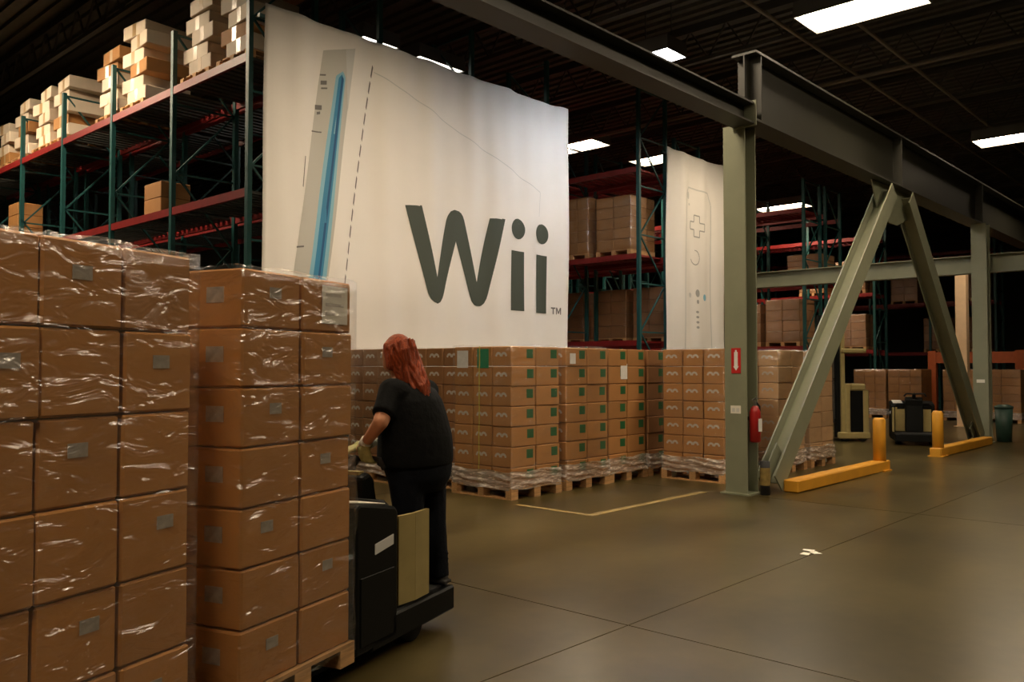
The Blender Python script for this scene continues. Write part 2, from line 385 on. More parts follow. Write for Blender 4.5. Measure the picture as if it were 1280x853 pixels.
# ------------------------------------------------------------------ pallets and cartons
_cache = {}
def cached(key, fn):
    if key not in _cache: _cache[key] = fn()
    return _cache[key]
def pallet(loc, lx, ly, lab, grp=None, rz=0, h=.14, detail=True):
    """wooden pallet, near corner at loc, lx along local x, ly along local y (deck boards run along x)"""
    t = thing('wooden_pallet', lab, 'pallet', loc, rz, grp)
    nb = 7 if detail else 5
    bw = ly / (nb + (nb - 1) * .45)
    bd = cached(('bd', lx, bw), lambda: MB().box(0, lx, 0, bw, 0, .02).mesh('deck_board', 'pallet_wood'))
    for k in range(nb): link('deck_board', bd, t, (0, k * (ly - bw) / (nb - 1), h - .02))
    bk = cached(('bk', h), lambda: MB().box(-.06, .06, -.05, .05, .02, h - .02).mesh('block', 'pallet_wood'))
    for x in (.06, lx / 2, lx - .06):
        for y in (.05, ly / 2, ly - .05): link('block', bk, t, (x, y, 0))
    bs = cached(('bs', ly), lambda: MB().box(-.06, .06, 0, ly, 0, .02).mesh('bottom_board', 'pallet_wood'))
    for x in (.06, lx / 2, lx - .06): link('bottom_board', bs, t, (x, 0, 0))
    return t

def carton_mesh(dx, dy, dz, m):
    return cached(('ct', round(dx, 3), round(dy, 3), round(dz, 3), m), lambda: MB().box(0, dx, 0, dy, 0, dz).bevel(.009).mesh('carton', m))
def humps():
    """small pale printed emblem, two humps"""
    mb = MB()
    for o in (-.045, .045):
        pts = [(o + .04 * math.cos(t), .04 * math.sin(t)) for t in [math.pi * k / 6 for k in range(7)]]
        for a, b in zip(pts, pts[1:]): mb.bar((0, a[0], a[1]), (0, b[0], b[1]), .003, .028, (0, b[0] - a[0] + 1e-4, 1))
    return mb.mesh('print_mark', 'pale_ink')
def plate(m, sx, sz, face):
    """thin sticker centred on origin lying on the -x or -y face"""
    if face == 'x': return cached((m, sx, sz, 'x'), lambda: MB().box(-.002, 0, -sx / 2, sx / 2, -sz / 2, sz / 2).mesh('sticker', m))
    return cached((m, sx, sz, 'y'), lambda: MB().box(-sx / 2, sx / 2, -.002, 0, -sz / 2, sz / 2).mesh('sticker', m))

def stack(x0, y0, z0, nx, ny, nz, dx, dy, dz, lab, grp, m='cardboard', marks=True, dots=False, rz=0, jitter=.006, keep=None, cat='box', extra=None):
    """cartons of one pallet load seen from -x and -y; only those on the two open faces"""
    fr = Matrix.Translation((x0, y0, z0)) @ Matrix.Rotation(rz, 4, 'Z')
    gap = .012
    me = carton_mesh(dx - gap, dy - gap, dz - .005, m)
    hm = cached('humps', humps)
    for k in range(nz):
        for i in range(nx):
            for j in range(ny):
                if (i > 0 and j > 0) or (keep and not keep(i, j)): continue
                jx, jy = random.uniform(-jitter, jitter), random.uniform(-jitter, jitter)
                o = link('carton', me)
                o.matrix_world = fr @ Matrix.Translation((i * dx + gap / 2 + jx, j * dy + gap / 2 + jy, k * dz))
                tag(o, lab, cat, grp)
                if marks and i == 0: link('print_mark', hm, o, (-.0016, dy * .5 + random.uniform(-.01, .01), dz * .48))
                if dots and j == 0: link('dot_sticker', plate('green_sticker', .12, .11, 'y'), o, (dx * .74, 0, dz * .62))
                if extra: extra(o, i, j, k, dx, dy, dz)
    return fr

def wrap(loc, rz, lx, ly, z0, z1, lab, m='film_clear', wr=.012, top=True, seg=26, grp=None):
    """loose stretch film around a load"""
    t = tag(link('stretch_wrap', None), lab, 'stretch wrap', grp) if False else None
    bm = bmesh.new(); per = []
    e = .014
    c = [(-e, -e), (lx + e, -e), (lx + e, ly + e), (-e, ly + e)]
    for a, b in zip(c, c[1:] + c[:1]):
        for k in range(seg): per.append((a[0] + (b[0] - a[0]) * k / seg, a[1] + (b[1] - a[1]) * k / seg, k))
    nz = 30; rows = []
    rnd = random.Random(int(loc[0] * 100 + loc[1] * 77))
    ph = [rnd.uniform(0, 6) for _ in range(6)]
    for r in range(nz + 1):
        f = r / nz; z = z0 + (z1 - z0) * f; row = []
        for i, (x, y, k) in enumerate(per):
            nxv = Vector((x - lx / 2, y - ly / 2, 0)); nxv.normalize()
            d = wr * (.5 + .5 * math.sin(f * 17 + i * .21 + ph[0])) * (.5 + .5 * math.sin(i * .33 + f * 5 + ph[1])) + wr * .5 * rnd.random()
            if k == 0: d = 0
            row.append(bm.verts.new((x + nxv.x * d, y + nxv.y * d, z + .01 * math.sin(i * .4 + ph[2]))))
        rows.append(row)
    n = len(per)
    for r0, r1 in zip(rows, rows[1:]):
        for i in range(n): bm.faces.new((r0[i], r0[(i + 1) % n], r1[(i + 1) % n], r1[i]))
    if top:
        ins = [bm.verts.new((lx / 2 + (v.co.x - lx / 2) * .8, ly / 2 + (v.co.y - ly / 2) * .8, z1 + .012 + .012 * rnd.random())) for v in rows[-1]]
        for i in range(n): bm.faces.new((rows[-1][i], rows[-1][(i + 1) % n], ins[(i + 1) % n], ins[i]))
    me = bpy.data.meshes.new('stretch_wrap'); bm.to_mesh(me); bm.free(); me.materials.append(MAT[m])
    me.polygons.foreach_set('use_smooth', [True] * len(me.polygons))
    o = link('stretch_wrap', me, None, loc, (0, 0, rz)); tag(o, lab, 'stretch wrap', grp)
    return o

# --- staged pallets in front of the banner
DZ = .247
def near_stack(x, y, where, dots=True, m='cardboard', nx=2, ny=3, dx=.46, dy=.335, extra=None, keep=None):
    pallet((x - .02, y - .02, 0), nx * dx + .04, ny * dy + .04, 'wooden pallet under ' + where)
    stack(x, y, .14, nx, ny, 7, dx, dy, DZ, 'brown printed carton in ' + where, 'cartons in ' + where, m=m, dots=dots, extra=extra, keep=keep)
    wrap((x, y, 0), 0, nx * dx, ny * dy, .12, .34, 'pale film around the foot of ' + where, 'film_white', .035, top=False)

def ex1(o, i, j, k, dx, dy, dz):
    if i == 0 and k == 6 and j == 2: link('shipping_sheet', plate('white_label', .2, .22, 'x'), o, (-.004, dy * .5, dz * .35))
    if i == 0 and k == 6 and j == 1: link('green_sheet', plate('green_ink', .2, .24, 'x'), o, (-.004, dy * .45, dz * .38))
    if i == 0 and j == 1 and k < 7: link('yellow_strap', plate('strap_yellow', .018, dz, 'x'), o, (-.006, dy * .62, dz * .5))
def ex3(o, i, j, k, dx, dy, dz):
    if j == 0 and k == 5 and i == 0: link('shipping_sheet', plate('white_label', .16, .22, 'y'), o, (dx * .8, -.004, dz * .7))
def ex2(o, i, j, k, dx, dy, dz):
    if j == 0 and k == 6 and i == 0: link('shipping_sheet', plate('white_label', .12, .14, 'y'), o, (dx * .3, -.004, dz * .4))
near_stack(7.65, 7.02, 'the green-dotted pallet stack with the yellow strap', extra=ex1)
near_stack(8.74, 7.05, 'the green-dotted stack beside the strapped stack', extra=ex2, keep=lambda i, j: j < 2)
near_stack(9.72, 7.08, 'the green-dotted stack with a white sheet on its front', extra=ex3, keep=lambda i, j: j < 2)
near_stack(10.70, 7.08, 'the shaded green-dotted stack behind the printed stack', m='cardboard_shaded', keep=lambda i, j: j < 1)  # shadow of the printed stack is carried by the darker cardboard colour
near_stack(10.72, 5.85, 'the printed stack right behind the extinguisher column', dots=False, dy=.33)
near_stack(7.85, 8.12, 'the stack behind the strapped stack', dots=False, m='cardboard_shaded', keep=lambda i, j: i < 1)
near_stack(7.62, 9.22, 'the stack below the banner behind the person', dots=False, m='cardboard_shaded', keep=lambda i, j: i < 1)
near_stack(12.20, 5.75, 'the pale wrapped stack behind the diagonal brace', dots=False, m='cardboard_pale', keep=lambda i, j: j < 2)
near_stack(13.32, 5.75, 'the pale wrapped stack beside the yellow bollard', dots=False, m='cardboard_pale', keep=lambda i, j: j < 1)
for x, lab in ((12.20, 'clear film around the pale stack behind the diagonal brace'), (13.32, 'clear film around the pale stack beside the yellow bollard')):
    wrap((x, 5.75, 0), 0, .92, 1.005, .36, 1.87, lab, 'film_clear', .02)
for x, y, lab in ((7.65, 7.02, 'thin clear film around the strapped green-dotted stack'), (10.72, 5.85, 'thin clear film around the printed stack by the extinguisher column'),
                  (8.74, 7.05, 'thin clear film around the green-dotted stack beside the strapped stack'),
                  (7.62, 9.22, 'thin clear film around the stack below the banner')):
    wrap((x, y, 0), 0, .92, 1.005, .36, 1.875, lab, 'film_thin', .012)

# ------------------------------------------------------------------ pallet racking
def rack(x0, y0, nb, lab, rz=0, bay=2.25, dep=1.15, levels=(2.2, 4.1, 6.0), top=6.9, first_top=None, decks=True, grp=None, deck_m='red_paint'):
    """one row of racking running along local +y from (x0,y0); face at local x=0"""
    t = thing('pallet_rack', lab, 'rack', (x0, y0, 0), rz, grp)
    for k in range(nb + 1):
        y = k * bay; h = first_top if (k == 0 and first_top) else top
        for x in (.04, dep - .04):
            up = MB().box(x - .035, x + .035, y - .04, y + .04, .01, h)
            up.build('upright', 'teal_paint', t)
            MB().box(x - .08, x + .08, y - .08, y + .08, 0, .01).build('foot_plate', 'teal_paint', t)
        br = MB(); ns = int((h - .3) / .95); st = (h - .3) / ns
        for q in range(ns):
            z = .25 + q * st; br.bar((.08, y, z), (dep - .08, y, z), .03)
            a, b = ((.08, z), (dep - .08, z + st)) if q % 2 == 0 else ((dep - .08, z), (.08, z + st))
            br.bar((a[0], y, a[1]), (b[0], y, b[1]), .03)
        br.bar((.08, y, h - .05), (dep - .08, y, h - .05), .03)
        br.build('frame_bracing', 'teal_paint', t)
        if k < nb:
            for zl in levels:
                bm_ = cached(('rb', bay), lambda: MB().box(-.025, .025, .05, bay - .05, -.12, 0).mesh('beam', 'red_paint'))
                for x in (.035, dep - .035): link('beam', bm_, t, (x, y, zl))
                if decks:
                    def dk():
                        m_ = MB(); yy = .12
                        while yy < bay - .1: m_.box(.06, dep - .06, yy, yy + .09, -.045, -.005); yy += .17
                        return m_.mesh('shelf_slats', deck_m)
                    link('shelf_slats', cached(('sd', bay, dep, deck_m), dk), t, (0, y, zl))
    return t
YB = 10.5
rack(6.2, YB + .18, 6, 'teal and red racking whose top shelf carries sunlit-looking carton columns'.replace('sunlit-looking', 'brightly lit'), first_top=7.6, deck_m='dark_steel')
rack(7.45, YB + .05, 6, 'second racking row back to back behind the carton rack', top=6.6, deck_m='dark_steel')
rack(15.5, YB, 4, 'teal and red racking beside the narrow banner with two wrapped loads', first_top=7.75)
rack(16.95, YB, 4, 'racking row behind the narrow banner')
rack(22.6, YB - .6, 4, 'dim distant racking behind the first diagonal brace', top=6.8)
rack(24.05, YB - .6, 4, 'dim distant racking back row behind the first diagonal brace', top=6.8, decks=False)
rack(29.0, YB - .2, 4, 'dim distant racking seen under the chevron apex', top=6.9)
rack(35.0, YB - 2.4, 5, 'farthest dim racking seen behind the far chevron brace', top=6.6)
# bridge racking right behind the large banner (runs along it)
rack(12.9, YB + .35, 2, 'racking running right behind the large white banner', rz=R(90), bay=2.1, dep=1.1, top=7.7)

# --- brightly lit loose carton columns on the top shelf of the left rack
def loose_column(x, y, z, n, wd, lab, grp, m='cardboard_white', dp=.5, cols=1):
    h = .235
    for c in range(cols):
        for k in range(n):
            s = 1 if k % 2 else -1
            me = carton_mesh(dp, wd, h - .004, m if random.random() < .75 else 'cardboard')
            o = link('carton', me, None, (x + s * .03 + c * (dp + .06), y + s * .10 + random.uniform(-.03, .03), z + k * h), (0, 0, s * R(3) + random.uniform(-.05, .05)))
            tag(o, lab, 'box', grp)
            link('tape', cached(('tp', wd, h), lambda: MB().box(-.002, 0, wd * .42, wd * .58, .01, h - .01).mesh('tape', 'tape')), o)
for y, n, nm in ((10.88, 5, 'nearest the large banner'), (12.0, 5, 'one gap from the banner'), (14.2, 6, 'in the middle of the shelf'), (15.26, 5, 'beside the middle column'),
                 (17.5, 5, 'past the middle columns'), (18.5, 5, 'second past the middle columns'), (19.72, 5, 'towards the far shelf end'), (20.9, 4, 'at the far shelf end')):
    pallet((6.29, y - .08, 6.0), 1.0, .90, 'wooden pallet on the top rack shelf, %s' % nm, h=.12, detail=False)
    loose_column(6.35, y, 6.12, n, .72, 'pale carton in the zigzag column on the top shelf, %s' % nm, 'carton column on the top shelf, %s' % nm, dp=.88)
# low-shelf cartons on the left rack
for y, z, lab in ((13.45, 4.1, 'small tan carton stack standing on the middle shelf by an upright'), (20.1, 4.1, 'pale tan carton stack far along the middle shelf')):
    for k in range(2 if y < 15 else 4):
        o = link('carton', carton_mesh(.5, .6, .26, 'cardboard'), None, (6.3, y, z + k * .263)); tag(o, lab, 'box', 'cartons: ' + lab[:30])
# --- wrapped loads on racks: one thing each, cartons as parts
def wload(x, y, z, lx, ly, h, n, lab, m='cardboard', grp=None, film_m='film_thin'):
    t = thing('wrapped_load', lab, 'pallet load', (x, y, z), 0, grp)
    nx, ny, nz = n
    me = carton_mesh(lx / nx - .008, ly / ny - .008, (h - .12) / nz - .004, m)
    for k in range(nz):
        for i in range(nx):
            for j in range(ny):
                if i and j: continue
                link('carton', me, t, (i * lx / nx, j * ly / ny, .12 + k * (h - .12) / nz))
    for yy in (0, ly / 2 - .05, ly - .1): MB().box(0, lx, yy, yy + .1, 0, .10).build('pallet_runner', 'pallet_wood', t)
    MB().box(0, lx, 0, ly, .10, .12).build('pallet_deck', 'pallet_wood', t)
    if film_m:
        b = MB(); e = .012
        b.box(-e, lx + e, -e, ly + e, .1, h + .01)
        bmesh.ops.subdivide_edges(b.bm, edges=list(b.bm.edges), cuts=12, use_grid_fill=True)
        for v in b.bm.verts: v.co += Vector((random.uniform(-1, 1), random.uniform(-1, 1), random.uniform(-.3, .3))) * .008
        b.build('film', film_m, t, True)
    return t
wload(15.56, 10.72, 4.1, .95, .95, 1.32, (3, 2, 5), 'film wrapped carton load on the red shelf, beside the rack end', film_m='film_clear')
wload(15.56, 11.9, 4.1, .95, .98, 1.42, (3, 3, 5), 'film wrapped carton load on the red shelf, half hidden by the banner edge', film_m='film_clear')
for y, z, lab in ((10.8, 2.2, 'dim carton load on the low shelf at the rack end'), (11.9, 2.2, 'dim carton load on the low shelf, further in'), (13.2, 2.2, 'dim carton load on the low shelf, second bay')):
    wload(17.05, y, z, .9, .9, 1.3, (2, 2, 4), lab, m='cardboard_shaded')
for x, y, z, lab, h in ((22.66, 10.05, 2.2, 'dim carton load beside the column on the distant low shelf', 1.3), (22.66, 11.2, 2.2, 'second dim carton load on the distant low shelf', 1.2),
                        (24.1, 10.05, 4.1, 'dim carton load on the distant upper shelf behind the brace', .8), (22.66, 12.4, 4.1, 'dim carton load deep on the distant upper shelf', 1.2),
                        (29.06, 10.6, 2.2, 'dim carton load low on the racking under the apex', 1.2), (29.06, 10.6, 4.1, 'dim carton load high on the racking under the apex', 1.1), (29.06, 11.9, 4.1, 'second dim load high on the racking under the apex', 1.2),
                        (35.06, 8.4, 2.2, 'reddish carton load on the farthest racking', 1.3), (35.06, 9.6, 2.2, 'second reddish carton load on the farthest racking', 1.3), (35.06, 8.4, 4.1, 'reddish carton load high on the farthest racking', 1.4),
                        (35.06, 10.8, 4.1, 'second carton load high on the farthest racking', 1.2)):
    wload(x, y, z, 1.0, 1.0, h, (2, 2, 4), lab, m='cardboard_shaded')
# far staged stacks on the floor
for x, y, n, nm in ((28.0, 9.62, (2, 3, 6), 'beyond the standing forklift'), (28.0, 8.55, (2, 3, 6), 'beyond the parked pallet truck'), (28.2, 7.0, (2, 3, 6), 'seen behind the far brace'), (28.0, 5.86, (2, 2, 6), 'seen past the far column')):
    wload(x, y, 0, 1.0, 1.0, 1.55, n, 'distant brown carton load on the floor %s' % nm, film_m='film_thin')
    wrap((x, y, 0), 0, 1.0, 1.0, .1, .3, 'white film around the foot of the distant load %s' % nm, 'film_white', .03, top=False, seg=10)

# ------------------------------------------------------------------ banners
def bfold(x, z, x0, x1):
    t = min(1, max(0, (6.7 - z) / 5))
    return (.022 * math.sin(x * 3.1 + .4 * z) + .018 * math.sin(x * 7.3 - .25 * z + 1) + .010 * math.sin(x * 13 + z * .6) * (1 - t * .6) + .012 * math.sin(z * 1.7 + x * .8))
def ztop(x, x0, x1):
    f = (x - x0) / (x1 - x0)
    return 6.60 - .018 * abs(math.sin(f * math.pi * (4 if x1 - x0 > 4 else 2))) - (.04 if x1 - x0 < 4 else 0)
def banner(x0, x1, zb, lab):
    nx = int((x1 - x0) / .06); nz = 70; V = []; F = []
    t = thing('hanging_banner', lab, 'banner', ((x0 + x1) / 2, YB - .19, zb))
    cx = (x0 + x1) / 2
    for j in range(nz + 1):
        for i in range(nx + 1):
            x = x0 + (x1 - x0) * i / nx; zt = ztop(x, x0, x1); z = zb + (zt - zb) * j / nz
            V.append((x - cx, bfold(x, z, x0, x1), z - zb))
    for j in range(nz):
        for i in range(nx): a = j * (nx + 1) + i; F.append((a, a + 1, a + nx + 2, a + nx + 1))
    me = bpy.data.meshes.new('cloth'); me.from_pydata(V, [], F); me.materials.append(MAT['banner_cloth'])
    me.polygons.foreach_set('use_smooth', [True] * len(F))
    o = link('cloth', me, t); sd = o.modifiers.new('thick', 'SOLIDIFY'); sd.thickness = .004; sd.offset = -1
    MB().bar((x0 - cx - .04, .11, 6.45 - zb), (x1 - cx + .04, .11, 6.45 - zb), .05).build('hanging_rail', 'teal_paint', t)
    t['x0'] = x0; t['x1'] = x1; t['cx'] = cx; t['zb'] = zb
    return t
def prnt(t, name, poly, m, off=.006, dz=.012, label=None):
    """flat print that follows the cloth; poly in world (x,z)"""
    x0, x1, cx, zb = t['x0'], t['x1'], t['cx'], t['zb']
    zs = [p[1] for p in poly]; za, zc = min(zs), max(zs); n = max(2, int((zc - za) / dz))
    def iv(z):
        r = []
        for (xa, ya), (xb, yb) in zip(poly, poly[1:] + poly[:1]):
            if (ya <= z < yb) or (yb <= z < ya): r.append(xa + (z - ya) / (yb - ya) * (xb - xa))
        r.sort(); return list(zip(r[::2], r[1::2]))
    bm = bmesh.new()
    def P(x, z): return bm.verts.new((x - cx, bfold(x, z, x0, x1) - off, z - zb))
    for k in range(n):
        z0_ = za + (zc - za) * k / n; z1_ = za + (zc - za) * (k + 1) / n
        e = (z1_ - z0_) * .02
        A = iv(z0_ + e); B = iv(z1_ - e)
        if len(A) != len(B): A = B = iv((z0_ + z1_) / 2)
        for (a0, a1), (b0, b1) in zip(A, B):
            mseg = max(1, int(max(a1 - a0, b1 - b0) / .07))
            for q in range(mseg):
                f0, f1 = q / mseg, (q + 1) / mseg
                bm.faces.new((P(a0 + (a1 - a0) * f0, z0_), P(a0 + (a1 - a0) * f1, z0_), P(b0 + (b1 - b0) * f1, z1_), P(b0 + (b1 - b0) * f0, z1_)))
    bmesh.ops.remove_doubles(bm, verts=bm.verts, dist=.0004)
    me = bpy.data.meshes.new(name); bm.to_mesh(me); bm.free(); me.materials.append(MAT[m])
    me.polygons.foreach_set('use_smooth', [True] * len(me.polygons))
    o = link(name, me, t)
    if label: o['label'] = label
    return o
def ellipse(cx, cz, rx, rz, n=28): return [(cx + rx * math.cos(2 * math.pi * k / n), cz + rz * math.sin(2 * math.pi * k / n)) for k in range(n)]
def line(p, q, wd):
    d = Vector((q[0] - p[0], q[1] - p[1])).normalized(); nx_, nz_ = -d.y * wd / 2, d.x * wd / 2
    return [(p[0] + nx_, p[1] + nz_), (q[0] + nx_, q[1] + nz_), (q[0] - nx_, q[1] - nz_), (p[0] - nx_, p[1] - nz_)]
b1 = banner(6.26, 12.84, 1.5, 'large white banner with giant grey letters and a slim console picture')
W_ = [(8.765, 4.17), (9.098, 4.199), (9.424, 3.077), (9.676, 4.057), (9.71, 4.13), (9.77, 4.205), (9.85, 4.238), (9.93, 4.235), (10.0, 4.20), (10.045, 4.15), (10.075, 4.08), (10.389, 3.069), (10.681, 4.207), (11.034, 4.224),
      (10.663, 2.893), (10.63, 2.80), (10.57, 2.71), (10.49, 2.66), (10.41, 2.65), (10.32, 2.67), (10.25, 2.73), (10.198, 2.836), (9.878, 3.705), (9.60, 2.825), (9.56, 2.74), (9.50, 2.67), (9.43, 2.644), (9.35, 2.66), (9.27, 2.71), (9.207, 2.80)]
prnt(b1, 'letter_w', W_, 'print_grey')
for a, b, zz in ((11.217, 11.576, (2.625, 3.70)), (11.910, 12.245, (2.615, 3.69))):
    prnt(b1, 'letter_i', [(a, zz[0]), (b, zz[0]), (b, zz[1]), (a, zz[1])], 'print_grey')
for c in ((11.404, 4.10), (12.085, 4.085)): prnt(b1, 'letter_dot', ellipse(c[0], c[1], .195, .187), 'print_grey')
T_ = [(12.37, 2.74), (12.37, 2.715), (12.415, 2.715), (12.415, 2.61), (12.445, 2.61), (12.445, 2.715), (12.49, 2.715), (12.49, 2.74)]
M_ = [(12.505, 2.61), (12.505, 2.74), (12.535, 2.74), (12.57, 2.66), (12.605, 2.74), (12.635, 2.74), (12.635, 2.61), (12.61, 2.61), (12.61, 2.69), (12.58, 2.62), (12.56, 2.62), (12.53, 2.69), (12.53, 2.61)]
prnt(b1, 'trademark_letter', T_, 'print_line', dz=.006); prnt(b1, 'trademark_letter', M_, 'print_line', dz=.006)
prnt(b1, 'console_picture', [(7.205, 6.20), (7.77, 6.38), (7.69, 5.75), (7.25, 2.6), (6.67, 2.6)], 'print_silver', .004, .03)
prnt(b1, 'console_edge', [(7.60, 6.325), (7.77, 6.38), (7.69, 5.75), (7.65, 5.4)], 'print_faint', .0055, .03)
prnt(b1, 'slot_glow', [(7.42, 5.88), (7.55, 5.98), (7.60, 5.9), (7.23, 2.6), (6.93, 2.6)], 'print_sky', .006, .03)
prnt(b1, 'slot_light', [(7.47, 5.86), (7.53, 5.93), (7.57, 5.86), (7.16, 2.6), (7.0, 2.6)], 'print_blue', .008, .03)
prnt(b1, 'slot_core', [(7.525, 5.90), (7.56, 5.88), (7.12, 2.6), (7.085, 2.6)], 'print_deep', .010, .03)
for k in range(14):
    f0, f1 = k / 14, (k + .8) / 14
    prnt(b1, 'outline_dash', line((8.118 - .56 * f0, 6.22 - 3.5 * f0), (8.118 - .56 * f1, 6.22 - 3.5 * f1), .022), 'print_line', .006, .03)
for p, q, wd, m in (((8.134, 6.12), (9.04, 5.86), .016, 'print_faint'), ((9.04, 5.86), (12.04, 4.86), .014, 'print_faint'), ((12.04, 4.86), (12.0, 4.4), .012, 'print_faint'), ((6.9, 4.6), (6.86, 4.15), .012, 'print_line')):
    prnt(b1, 'outline_stroke', line(p, q, wd), m, .006, .01)
for x, z, a, b in ((7.20, 5.83, .05, .012), (7.215, 5.72, .05, .03), (7.225, 5.64, .05, .012), (7.13, 5.34, .06, .035), (7.135, 5.26, .03, .02), (7.10, 4.98, .09, .010), (6.82, 3.29, .06, .012)):
    prnt(b1, 'button_mark', [(x - a, z - b), (x + a, z - b + .02), (x + a, z + b + .02), (x - a, z + b)], 'print_line', .008, .006)
b2 = banner(16.37, 18.95, 1.5, 'narrow white banner with a faint remote drawing hung on the rack end')
for p, q in (((17.15, 5.62), (17.05, 1.6)), ((18.34, 5.5), (18.36, 1.6)), ((17.25, 5.77), (18.2, 5.77)), ((17.15, 5.62), (17.25, 5.77)), ((18.2, 5.77), (18.34, 5.5))):
    prnt(b2, 'outline_stroke', line(p, q, .035), 'print_faint', .006, .03)
prnt(b2, 'power_mark', ellipse(17.23, 5.58, .06, .09), 'print_faint', .006); prnt(b2, 'power_mark', ellipse(17.29, 5.38, .04, .03), 'print_faint', .006)
for p, q in (((17.52, 5.16), (17.78, 5.16)), ((17.52, 5.16), (17.52, 5.0)), ((17.78, 5.16), (17.78, 5.0)), ((17.36, 5.0), (17.52, 5.0)), ((17.78, 5.0), (18.0, 5.0)), ((17.36, 5.0), (17.36, 4.82)), ((18.0, 5.0), (18.0, 4.82)),
             ((17.36, 4.82), (17.52, 4.82)), ((17.78, 4.82), (18.0, 4.82)), ((17.52, 4.82), (17.52, 4.66)), ((17.78, 4.82), (17.78, 4.66)), ((17.52, 4.66), (17.78, 4.66))):
    prnt(b2, 'cross_pad_stroke', line(p, q, .03), 'print_mid', .006, .008)
pts = [(17.58 + .19 * math.cos(t), 4.17 + .17 * math.sin(t)) for t in [R(100 - 24 * k) for k in range(12)]]
for a, b in zip(pts, pts[1:]): prnt(b2, 'ring_stroke', line(a, b, .025), 'print_mid', .006, .008)
for x, z, r_, m in ((17.34, 3.28, .06, 'print_faint'), (17.66, 3.34, .09, 'print_mid'), (18.02, 3.26, .08, 'print_sky'), (17.66, 3.14, .05, 'print_mid')):
    prnt(b2, 'round_button', ellipse(x, z, r_, r_), m, .006, .008)
for k in range(4): prnt(b2, 'indicator_mark', ellipse(17.63, 2.90 - k * .12, .06, .03), 'print_mid', .006, .006)

# ------------------------------------------------------------------ rider pallet truck, its load
P0 = Vector((2.76, 3.61, 0)); TA = R(18.2)
def rider_truck(name, lab, loc, rz, forks=2.35):
    t = thing(name, lab, 'pallet truck', loc, rz)
    u = MB().prism([(-.02, .10), (.39, .10), (.39, .80), (.36, .83), (.02, .89), (-.02, .87)], lambda a, b: (a, .0, b), lambda a, b: (a, .85, b))
    u.bevel(.018, 2).build('power_unit', 'black_plastic', t)
    MB().box(.02, .34, -.006, .0, .14, .50).bevel(.004).build('side_cover', 'black_plastic', t)
    MB().prism([(.155, .60), (.335, .625), (.335, .68), (.155, .655)], lambda a, b: (a, -.005, b), lambda a, b: (a, .001, b)).build('name_plate', 'print_faint', t)
    MB().prism([(.0, .892), (.26, .853)], lambda a, b: (a, .03, b), lambda a, b: (a, .03, b)) if False else None
    tp = MB(); tp._add([(-.01, .05, .894), (.33, .05, .842), (.33, .24, .842), (-.01, .24, .894), (-.01, .05, .899), (.33, .05, .847), (.33, .24, .847), (-.01, .24, .899)],
                       [(0, 3, 2, 1), (4, 5, 6, 7), (0, 1, 5, 4), (1, 2, 6, 5), (2, 3, 7, 6), (3, 0, 4, 7)])
    tp.build('paper_sheet', 'paper', t)
    # folded cream side panel
    pts = [(.40, .10), (.43, .02), (.57, -.005), (.735, .0)]
    pn = MB()
    for (a0, n0), (a1, n1) in zip(pts, pts[1:]): pn.bar((a0, n0 + .012, .51), (a1, n1 + .012, .51), .024, .50)
    pn.build('side_panel', 'cream_paint', t)
    pf = MB().prism([(.13, 0), (1.06, 0), (1.09, .08), (1.09, .77), (1.06, .85), (.13, .85)], lambda a, b: (a, b, .085), lambda a, b: (a, b, .235))
    pf.bevel(.012).build('platform', 'black_plastic', t)
    MB().box(.42, 1.05, .05, .80, .235, .245).build('rubber_mat', 'black_rubber', t)
    MB().box(.385, .42, .08, .80, .25, .72).bevel(.01).build('operator_pad', 'cream_paint', t)
    for n_ in (.05, .70): MB().tube([(.64, n_, .115), (.64, n_ + .10, .115)], .115, 20).build('wheel', 'black_rubber', t, True)
    for n_ in (.14, .54):
        fk = MB().prism([(-forks, .05), (-forks + .12, .045), (.05, .045), (.05, .088), (-forks + .12, .085), (-forks, .06)], lambda a, b: (a, n_, b), lambda a, b: (a, n_ + .19, b))
        fk.build('fork', 'black_plastic', t)
    for n_ in (.20, .60): MB().tube([(-forks + .35, n_, .04), (-forks + .35, n_ + .08, .04)], .04, 12).build('load_wheel', 'black_rubber', t, True)
    # steering column and handle
    MB().prism([(.42, .245), (.58, .245), (.54, .80), (.56, .93), (.50, .99), (.42, .97)], lambda a, b: (a, .26, b), lambda a, b: (a, .60, b)).bevel(.025, 2).build('control_tower', 'black_plastic', t)
    MB().tube([(.49, .43, .93), (.54, .43, 1.02), (.60, .43, 1.05)], [.045, .036, .028], 12).build('tiller', 'black_plastic', t, True)
    MB().box(.44, .49, .30, .40, .975, .995).build('key_pad', 'cream_paint', t)
    hd = MB().tube([(.60, .43, 1.05), (.61, .55, 1.055), (.61, .62, 1.05), (.60, .66, 1.0)], .017, 10)
    hd.tube([(.60, .43, 1.05), (.61, .33, 1.055), (.61, .27, 1.05), (.60, .23, 1.0)], .017, 10)
    hd.build('handlebar', 'black_rubber', t, True)
    MB().tube([(.42, .06, .25), (.42, .06, .78), (.42, .12, .83), (.42, .73, .83), (.42, .79, .78), (.42, .79, .25)], .018, 10).build('grab_bar', 'black_plastic', t, True)
    return t
rider_truck('rider_pallet_truck', 'black rider pallet truck with cream panel ridden by the red-haired person', P0, TA)
rider_truck('rider_pallet_truck', 'parked black and cream pallet truck between the yellow bollards', (19.33, 6.58, 0), R(205), forks=1.2)

